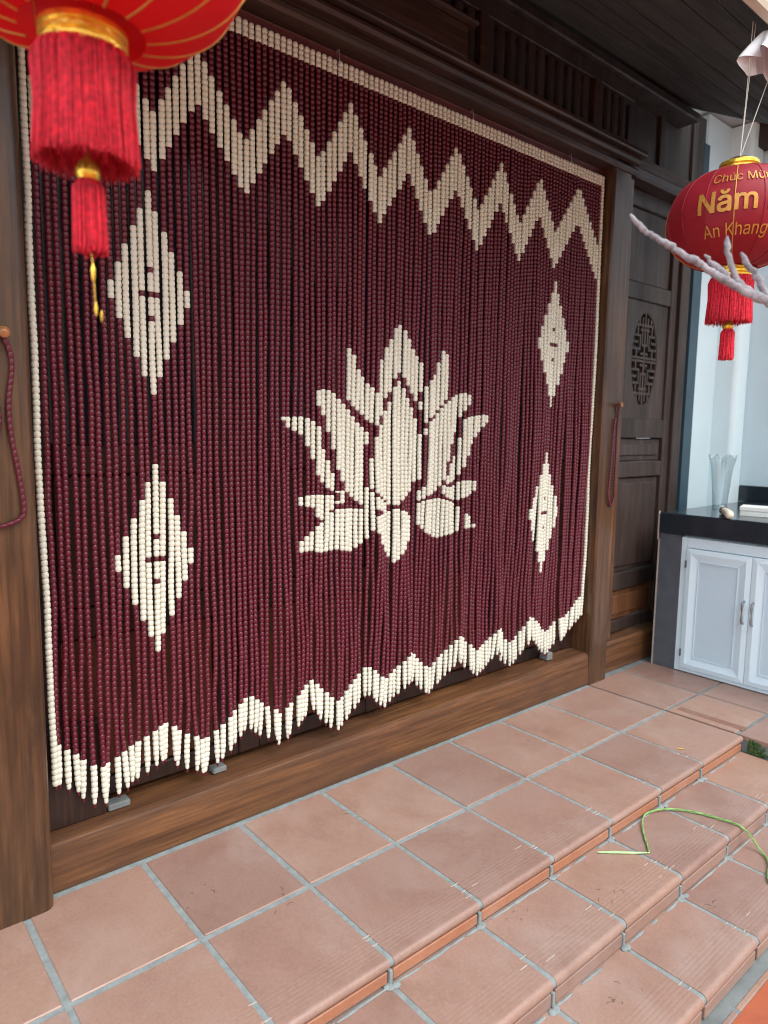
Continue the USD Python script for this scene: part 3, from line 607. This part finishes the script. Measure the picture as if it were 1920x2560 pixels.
pair = np.array([0.0022 if i % 2 == 0 else -0.0022 for i in range(NS)])*nrg.uniform(0.1, 0.9, NS)+nrg.normal(0, 0.0007, NS)
pair[0] = pair[-1] = 0
def wob(i, z, seed, fx, fz):
    return meshkit.noise(np.stack([np.full_like(z, i*fx), z*fz, np.zeros_like(z)], -1), seed)-0.5
for i in range(NS):
    x0 = rest[i]; edge = i in (0, NS-1)
    hem_top = np.interp(x0, HX, HZ)
    zend = hem_top-7*PITCH
    z = np.arange(ZT-0.0005, zend, -0.001)                 # fine samples down the string
    nz = len(z)
    t = (ZT-z)/2.1
    right = np.clip((x0-0.5)/1.3, 0, 1)
    amp = (0.006+0.027*right)*np.clip(t-0.18, 0, 1)**0.9
    dx = amp*2.0*wob(i, z, 11, 0.17, 1.6)+amp*1.3*wob(i, z, 12, 0.55, 2.6)+0.008*t*wob(i, z, 13, 3.1, 8.0)
    dx += np.clip((t-0.90)/0.11, 0, 1.1)*0.026*wob(i, z*0+3.0, 14, 1.15, 1.0)*(1 if not edge else .3)
    gap = np.clip((t-0.42)/0.58, 0, 1)
    if 97 <= i <= 104: dx -= 0.036*gap*((i-96)/8)
    if 105 <= i < NS-1: dx += 0.020*gap*((NS-1-i)/10)
    dy = 0.022*np.clip(t, 0, 1)*wob(i, z, 15, 0.6, 1.8)+0.004*wob(i, z, 16, 2.3, 3.0)
    p = np.stack([x0+pair[i]*np.clip(t*8, 0, 1)+dx, YC+dy, z], -1)
    kind = np.zeros(nz, int)                               # 0 maroon, else the motif
    if edge: kind[:] = 1
    else:
        kind[z > ZT-0.0425] = 2
        zu = np.interp(x0, ZX, ZU); kind[(z < zu) & (z > zu-0.146)] = 3
        px = p[:, 0]
        for dxc, dzc in DIA:
            di = abs(int(round((x0-dxc)/0.0205)))
            if di <= 5:
                m = np.abs(z-dzc) < 0.260-0.0475*di
                for o in ((0.062, 0.0, -0.062) if di == 0 else (0.0,) if di == 1 else ()): m &= np.abs(z-dzc-o) > 0.0068
                kind[m] = 4
        inside = np.zeros(nz, bool)
        if 0.78 < x0 < 1.74:
            for L in LOTUS: inside |= shapely.contains_xy(L, px, z)
        kind[inside] = 5
        kind[z < hem_top] = 6
    # runs of one colour, each strung with whole beads
    cut = np.r_[0, np.flatnonzero(np.diff(kind))+1, nz]
    runs = [[a_, b_, kind[a_]] for a_, b_ in zip(cut[:-1], cut[1:])]
    k = 0
    while k < len(runs):                                   # no room for half a bead
        if runs[k][1]-runs[k][0] < 7 and len(runs) > 1:
            if k > 0: runs[k-1][1] = runs[k][1]
            else: runs[1][0] = runs[0][0]
            runs.pop(k)
        else: k += 1
    g = -np.gradient(p, axis=0); g /= np.linalg.norm(g, axis=1, keepdims=True)
    made = []
    for a_, b_, kd in runs:
        L_ = (b_-a_)*0.001; n_ = max(1, int(round(L_/PITCH))); h_ = L_/n_
        at_ = a_+(np.arange(n_)+0.5)*(b_-a_)/n_
        c_ = np.stack([np.interp(at_, np.arange(nz), p[:, q]) for q in range(3)], -1)
        x_ = g[np.clip(at_.astype(int), 0, nz-1)]
        made.append((kd, c_, x_, h_))
    mar = [beads(c_, x_, 0.0079*nrg.uniform(0.92, 1.05, len(c_)), h_*1.02) for kd, c_, x_, h_ in made if kd == 0]
    mar.append(beads([p[-1]-np.array([0, 0, 0.006])], [[0, 0, 1.0]], 0.0036, 0.012))
    s = part(cu, 'bead_strand', cat(mar+[tube(np.vstack([p[::90], p[-1:]]), 0.0015, 4, caps=False)]), 'maroon_bead', smooth=True)
    NM = {1: 'edge_beads', 2: 'border_beads', 3: 'zigzag_beads', 4: 'diamond_beads', 5: 'lotus_beads', 6: 'hem_beads'}
    for kd, c_, x_, h_ in made:
        rd = 0.0089*nrg.uniform(0.95, 1.04, len(c_))
        if kd == 6: rd[-2:] *= np.array([0.9, 0.66])[-len(rd):]
        if kd: part(s, NM[kd], beads(c_, x_, rd, h_*1.03), 'cream_bead', smooth=True)

def bead_loop(name, label, pts, rad, pitch):
    c = spline(pts, 400); s = np.r_[0, np.cumsum(np.linalg.norm(np.diff(c, axis=0), axis=1))]
    u = np.arange(pitch/2, s[-1], pitch); p = np.stack([np.interp(u, s, c[:, k]) for k in range(3)], -1)
    t = np.gradient(p, axis=0); t /= np.linalg.norm(t, axis=1, keepdims=True)
    single(name, cat([beads(p, t, rad, pitch*1.02), tube(c[::8], 0.0012, 4, caps=False)]), 'maroon_bead', label, 'bead tieback', group=None, smooth=True)
bead_loop('bead_tieback', 'maroon bead loop hanging from the peg on the thick left post',
          [(-0.012, -0.022, 1.372), (0.0, -0.026, 1.390), (0.013, -0.024, 1.372), (0.0145, -0.0235, 1.25), (0.024, -0.0235, 1.10), (0.034, -0.0235, 1.015), (0.030, -0.0235, 0.982), (0.006, -0.0235, 0.968), (-0.03, -0.0235, 0.964), (-0.055, -0.0235, 0.985), (-0.05, -0.0235, 1.08), (-0.03, -0.0235, 1.25)], 0.0057, 0.0145)
bead_loop('bead_tieback', 'maroon bead loop hanging from the peg on the slim right post',
          [(2.546, 0.028, 1.306), (2.552, 0.020, 1.327), (2.560, 0.024, 1.308), (2.560, 0.027, 1.2), (2.561, 0.027, 1.05), (2.563, 0.027, 0.92), (2.556, 0.027, 0.868), (2.540, 0.027, 0.852), (2.522, 0.027, 0.872), (2.516, 0.027, 0.95), (2.524, 0.027, 1.08), (2.540, 0.027, 1.25)], 0.0055, 0.0145)

# ------------------------------------------------------------------ lanterns
def lantern(lx, ly, rad, label, text, hang):
    L = thing('red_lantern', label, 'lantern', (lx, ly, 1.40))
    zc, RR, HH = 1.784, rad, 0.131
    zb = 1.654
    NR = 16
    # fabric, lightly drawn in between the ribs
    nu, nv = NR*6, 36
    V = []
    th0, th1 = -1.30, 1.30
    def surf(a, v, off=0.0):
        th = th0+(th1-th0)*v
        rr = (RR*np.cos(th)**0.80+off)
        return np.array([lx+rr*np.cos(a), ly+rr*np.sin(a), zc+HH*np.sin(th)/np.sin(1.30)*0.985])
    for j in range(nv+1):
        v = j/nv
        for i in range(nu):
            a = 2*np.pi*i/nu
            V.append(surf(a, v, -0.0022*abs(math.sin(a*NR/2))*math.sin(math.pi*v)))
    q_ = [(j*nu+i, j*nu+(i+1) % nu, (j+1)*nu+(i+1) % nu, (j+1)*nu+i) for j in range(nv) for i in range(nu)]
    fab = 'lantern_shaded' if text else 'lantern_red'
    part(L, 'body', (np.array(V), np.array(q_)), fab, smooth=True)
    for r in range(NR):
        a = 2*np.pi*r/NR
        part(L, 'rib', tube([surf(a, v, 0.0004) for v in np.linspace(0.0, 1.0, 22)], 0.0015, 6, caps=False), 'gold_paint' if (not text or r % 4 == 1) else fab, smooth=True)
    for sgn, nm in ((-1, 'bottom_collar'), (1, 'top_collar')):
        zz = zb if sgn < 0 else zc+HH*0.985
        pf = [(0.046, 0.004), (0.0505, 0.002), (0.0505, -0.004), (0.048, -0.006), (0.0505, -0.0085), (0.0505, -0.014), (0.048, -0.016), (0.0512, -0.0185), (0.0512, -0.026), (0.049, -0.029)]
        if sgn > 0: pf = [(r_, -z_-0.004) for r_, z_ in pf][::-1]
        part(L, nm, revolve(pf, 48, (lx, ly, zz)), 'gold', smooth=35)
    part(L, 'cap', revolve([(0.0, 0.022), (0.030, 0.022), (0.030, 0.030), (0.026, 0.034), (0.0, 0.034)], 32, (lx, ly, zc+HH)), 'black_cap', smooth=30)
    # fringe: fine threads
    g = []
    for k in range(1300):
        a = rng.random()*2*np.pi; r0 = 0.0535-rng.random()**2*(0.05 if k % 3 == 0 else 0.007); l = 0.122+rng.gauss(0, 0.0035)
        fl = 0.0060*r0/0.052+rng.gauss(0, 0.0016); da = rng.gauss(0, 0.02)
        P = [(lx+(r0+fl*s)*math.cos(a+da*s), ly+(r0+fl*s)*math.sin(a+da*s), zb-0.024-l*s) for s in (0, 0.10, 0.45, 1.0)]
        P[1] = (lx+(r0+fl*.7)*math.cos(a), ly+(r0+fl*.7)*math.sin(a), P[1][2])
        g.append(tube(P, [0.0008, 0.0008, 0.0008, 0.0005], 3, caps=False))
    part(L, 'fringe', g, 'red_fringe', smooth=True)
    part(L, 'cord', tube([(lx, ly, zb), (lx, ly, 1.535), (lx+.001, ly, 1.505)], 0.0016, 6), 'gold_paint')
    zt = 1.512
    part(L, 'tassel_bead', cat([revolve([(0.0005, 0.026), (0.0035, 0.02), (0.0036, 0.002), (0.006, 0.0)], 16, (lx, ly, zt)), revolve([(0.004, 0.002), (0.011, -0.004), (0.0145, -0.013), (0.0145, -0.02), (0.011, -0.026), (0.008, -0.027)], 24, (lx, ly, zt))]), 'gold', smooth=50)
    g = []
    for k in range(420):
        a = rng.random()*2*np.pi; r0 = 0.011*math.sqrt(rng.random()); l = 0.083+rng.gauss(0, 0.003)
        e = r0*1.75+0.0015
        P = [(lx+r0*.8*math.cos(a), ly+r0*.8*math.sin(a), zt-0.02), (lx+(r0*1.5+.002)*math.cos(a), ly+(r0*1.5+.002)*math.sin(a), zt-0.034), (lx+e*math.cos(a), ly+e*math.sin(a), zt-0.024-l)]
        g.append(tube(P, [0.001, 0.001, 0.0007], 3, caps=False))
    part(L, 'tassel', g, 'red_fringe', smooth=True)
    if not text:
        part(L, 'gold_pendant', cat([tube([(lx, ly, zt-0.1), (lx+.002, ly, 1.385), (lx+.004, ly, 1.333)], 0.0007, 5), revolve([(0.0005, 0.012), (0.0032, 0.003), (0.0023, -0.008), (0.0005, -0.012)], 10, (lx+.002, ly, 1.379)), revolve([(0.0005, 0.008), (0.0022, 0.002), (0.0016, -0.006), (0.0005, -0.009)], 10, (lx+.004, ly, 1.335)), revolve([(0.0005, 0.006), (0.0019, 0.0), (0.0005, -0.008)], 10, (lx+.012, ly+.004, 1.328))]), 'gold', smooth=True)
    if text:
        az0 = math.atan2(C_[1]-ly, C_[0]-lx)+0.02
        for row, h, zrow, sh in text:
            tm = meshkit.text_mesh(row, h, 0.0008, bold=h > 0.05)
            tm = tm.subdivide_to_size(0.012); v = np.array(tm.vertices); wdt = v[:, 0].max()+v[:, 0].min()
            zz = zrow+v[:, 1]
            s_ = np.clip((zz-zc)/(HH*0.985)*np.sin(1.30), -0.95, 0.95); th = np.arcsin(s_)
            rr = RR*np.cos(th)**0.80
            a = az0+sh+(v[:, 0]-wdt/2)/RR
            rr2 = rr+0.0006+v[:, 2]
            v2 = np.stack([lx+rr2*np.cos(a), ly+rr2*np.sin(a), zz], -1)
            part(L, 'lettering', (v2, np.array(tm.faces)), 'gold_paint')
    for h in hang:
        part(L, 'hanging_thread', tube(h, 0.0011, 5), 'thread_pale')
lantern(-0.060, -0.830, 0.205, 'large red lantern with gold collar and fringe nearest at the upper left', None, [[(-0.06, -0.83, 1.96), (-0.06, -0.835, 2.33)]])
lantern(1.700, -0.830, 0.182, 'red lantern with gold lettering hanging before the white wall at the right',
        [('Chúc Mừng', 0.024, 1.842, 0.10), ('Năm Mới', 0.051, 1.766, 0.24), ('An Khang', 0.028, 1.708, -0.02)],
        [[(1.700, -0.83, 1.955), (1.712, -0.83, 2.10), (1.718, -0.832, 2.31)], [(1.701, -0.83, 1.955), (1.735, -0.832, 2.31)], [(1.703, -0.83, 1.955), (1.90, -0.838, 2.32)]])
# white bundle under the eave edge
V_, F_q = [], []
na, nt = 72, 18
for j in range(nt+1):
    t_ = j/nt
    for i in range(na):
        a_ = 2*np.pi*i/na
        fold = 1+(0.10+0.42*t_)*math.sin(5*a_+1.3*t_+0.8*math.sin(2*a_))+0.16*t_*math.sin(11*a_+2)
        rr_ = (0.008+0.058*t_**0.7)*fold
        V_.append((1.775+1.15*rr_*math.cos(a_)+0.012*t_, -0.845+0.75*rr_*math.sin(a_), 2.298-0.088*t_*(1+0.25*math.sin(3*a_+1)*t_)))
        if j < nt: F_q.append((j*na+i, (j+1)*na+i, (j+1)*na+(i+1) % na, j*na+(i+1) % na))
wb = [(np.array(V_), np.array(F_q))]
single('cloth_bundle', wb, 'white_cloth', 'white folded cloth tied in a bundle under the cream eave edge at upper right', 'bundle', smooth=60)

# ------------------------------------------------------------------ bare tree reaching in from the right
tb = thing('bare_tree', 'pale grey bare branch with stubby twigs in front of the lettered lantern', 'tree', (1.35, -1.62, ZG))
def limb(pts, r0, r1, name, n=70, tipr=0.6):
    c = spline(pts, n); t = np.linspace(0, 1, n)
    r0, r1 = r0*.66, r1*.7; r = r0+(r1-r0)*t; r[-1] *= tipr*.6; r[-2] *= .85
    nodes = np.cumsum(nrg.uniform(0.05, 0.11, 14))
    r = r*(1+0.24*np.exp(-((t[:, None]-nodes[None])/0.012)**2).sum(1)+0.05*nrg.normal(0, 1, n))
    c = c+nrg.normal(0, 0.0012, c.shape)*(t[:, None] < .97)
    return part(tb, name, tube(c, r, 12), 'bark', smooth=True)
limb([(1.36, -1.66, ZG-0.05), (1.37, -1.64, 0.3), (1.33, -1.60, 0.8), (1.30, -1.58, 1.10), (1.20, -1.50, 1.27)], 0.055, 0.028, 'trunk')
limb([(1.205, -1.505, 1.262), (1.08, -1.43, 1.335), (0.985, -1.34, 1.372), (0.895, -1.262, 1.404), (0.831, -1.200, 1.447), (0.779, -1.150, 1.490), (0.735, -1.104, 1.531), (0.724, -1.093, 1.549)], 0.019, 0.0055, 'branch', 150)
limb([(0.895, -1.262, 1.404), (0.877, -1.240, 1.445), (0.862, -1.222, 1.480), (0.858, -1.218, 1.488)], 0.0085, 0.0070, 'twig', 14)
limb([(0.868, -1.236, 1.420), (0.850, -1.212, 1.458), (0.845, -1.200, 1.515)], 0.008, 0.0065, 'twig', 14)
limb([(0.851, -1.219, 1.432), (0.832, -1.195, 1.463), (0.815, -1.178, 1.484)], 0.0078, 0.0060, 'twig', 12)
limb([(1.02, -1.38, 1.358), (0.985, -1.34, 1.42), (0.955, -1.30, 1.475)], 0.010, 0.008, 'twig', 14)
for s_ in (0.30, 0.42, 0.55, 0.66):
    pass

# ------------------------------------------------------------------ small things on the steps
gs = thing('grass_stem', 'long bent green grass stem lying across the two lower steps', 'grass stem', (1.6, -0.75, Z2))
part(gs, 'blade', tube([(1.403, -0.686, Z2+.004), (1.44, -0.718, Z2+.005), (1.485, -0.756, Z2+.004), (1.521, -0.786, Z2+.005)], [0.0022, 0.0042, 0.0038, 0.002], 6), 'grass_pale', smooth=True, label='pale green flat end of the stem')
def wig(pts, n, ph, r, a=0.0022):
    c = spline(pts, n); t = np.linspace(0, 1, n)*38
    c[:, 0] += a*np.sin(t+ph); c[:, 2] += a*np.cos(t+ph)
    return tube(c, r, 6)
path = [(1.521, -0.786, Z2+.004), (1.565, -0.752, Z2+.005), (1.603, -0.722, Z2+.006), (1.645, -0.694, Z2+.009), (1.690, -0.676, Z2+.012), (1.735, -0.680, Z2+.012), (1.789, -0.701, Z2+.009), (1.85, -0.772, Z2+.006), (1.878, -0.855, Z2+.006), (1.886, -0.892, Z2+.004), (1.90, -0.925, Z3+.045), (1.905, -0.955, Z3+.010), (1.88, -0.985, Z3+.006), (1.824, -1.01, Z3+.006), (1.76, -1.04, Z3+.006)]
for ph in (0, 2.1, 4.2):
    part(gs, 'strand', wig(path, 160, ph, 0.0017), 'grass_stem', smooth=True)
def leaf(c, l, w, a, z):
    ca, sa = math.cos(a), math.sin(a)
    P = [(-l/2, 0, 0), (0, w/2, .002), (l/2, 0, .001), (0, -w/2, .002), (0, 0, .004)]
    v = np.array([(c[0]+x*ca-y*sa, c[1]+x*sa+y*ca, z+q+.001) for x, y, q in P])
    return v, np.array([(0, 4, 1), (1, 4, 2), (2, 4, 3), (3, 4, 0), (0, 1, 3), (1, 2, 3)])
single('fallen_leaf', leaf((2.14, -0.567), 0.035, 0.008, 2.4, 0.0), 'yellow_leaf', 'small yellow leaf lying on the terrace tiles near the steps', 'leaf')
db = []
for (x, y, z) in [(1.03, -0.98, Z3), (1.06, -0.99, Z3), (1.25, -0.79, Z2), (1.30, -0.83, Z2), (0.98, -0.72, Z2), (1.55, -0.98, Z3), (0.55, -0.35, 0), (0.9, -0.15, 0), (0.35, -0.2, 0)]:
    for _ in range(4):
        a = rng.random()*3.14; x2, y2 = x+rng.gauss(0, .025), y+rng.gauss(0, .02); l = 0.004+0.016*rng.random()**2
        db.append(tube([(x2, y2, z+.0012), (x2+l*.5*math.cos(a), y2+l*.5*math.sin(a), z+.002), (x2+l*math.cos(a+.5), y2+l*math.sin(a+.5), z+.0012)], 0.0005, 4))
single('plant_debris', db, 'dry_bits', kind='stuff')
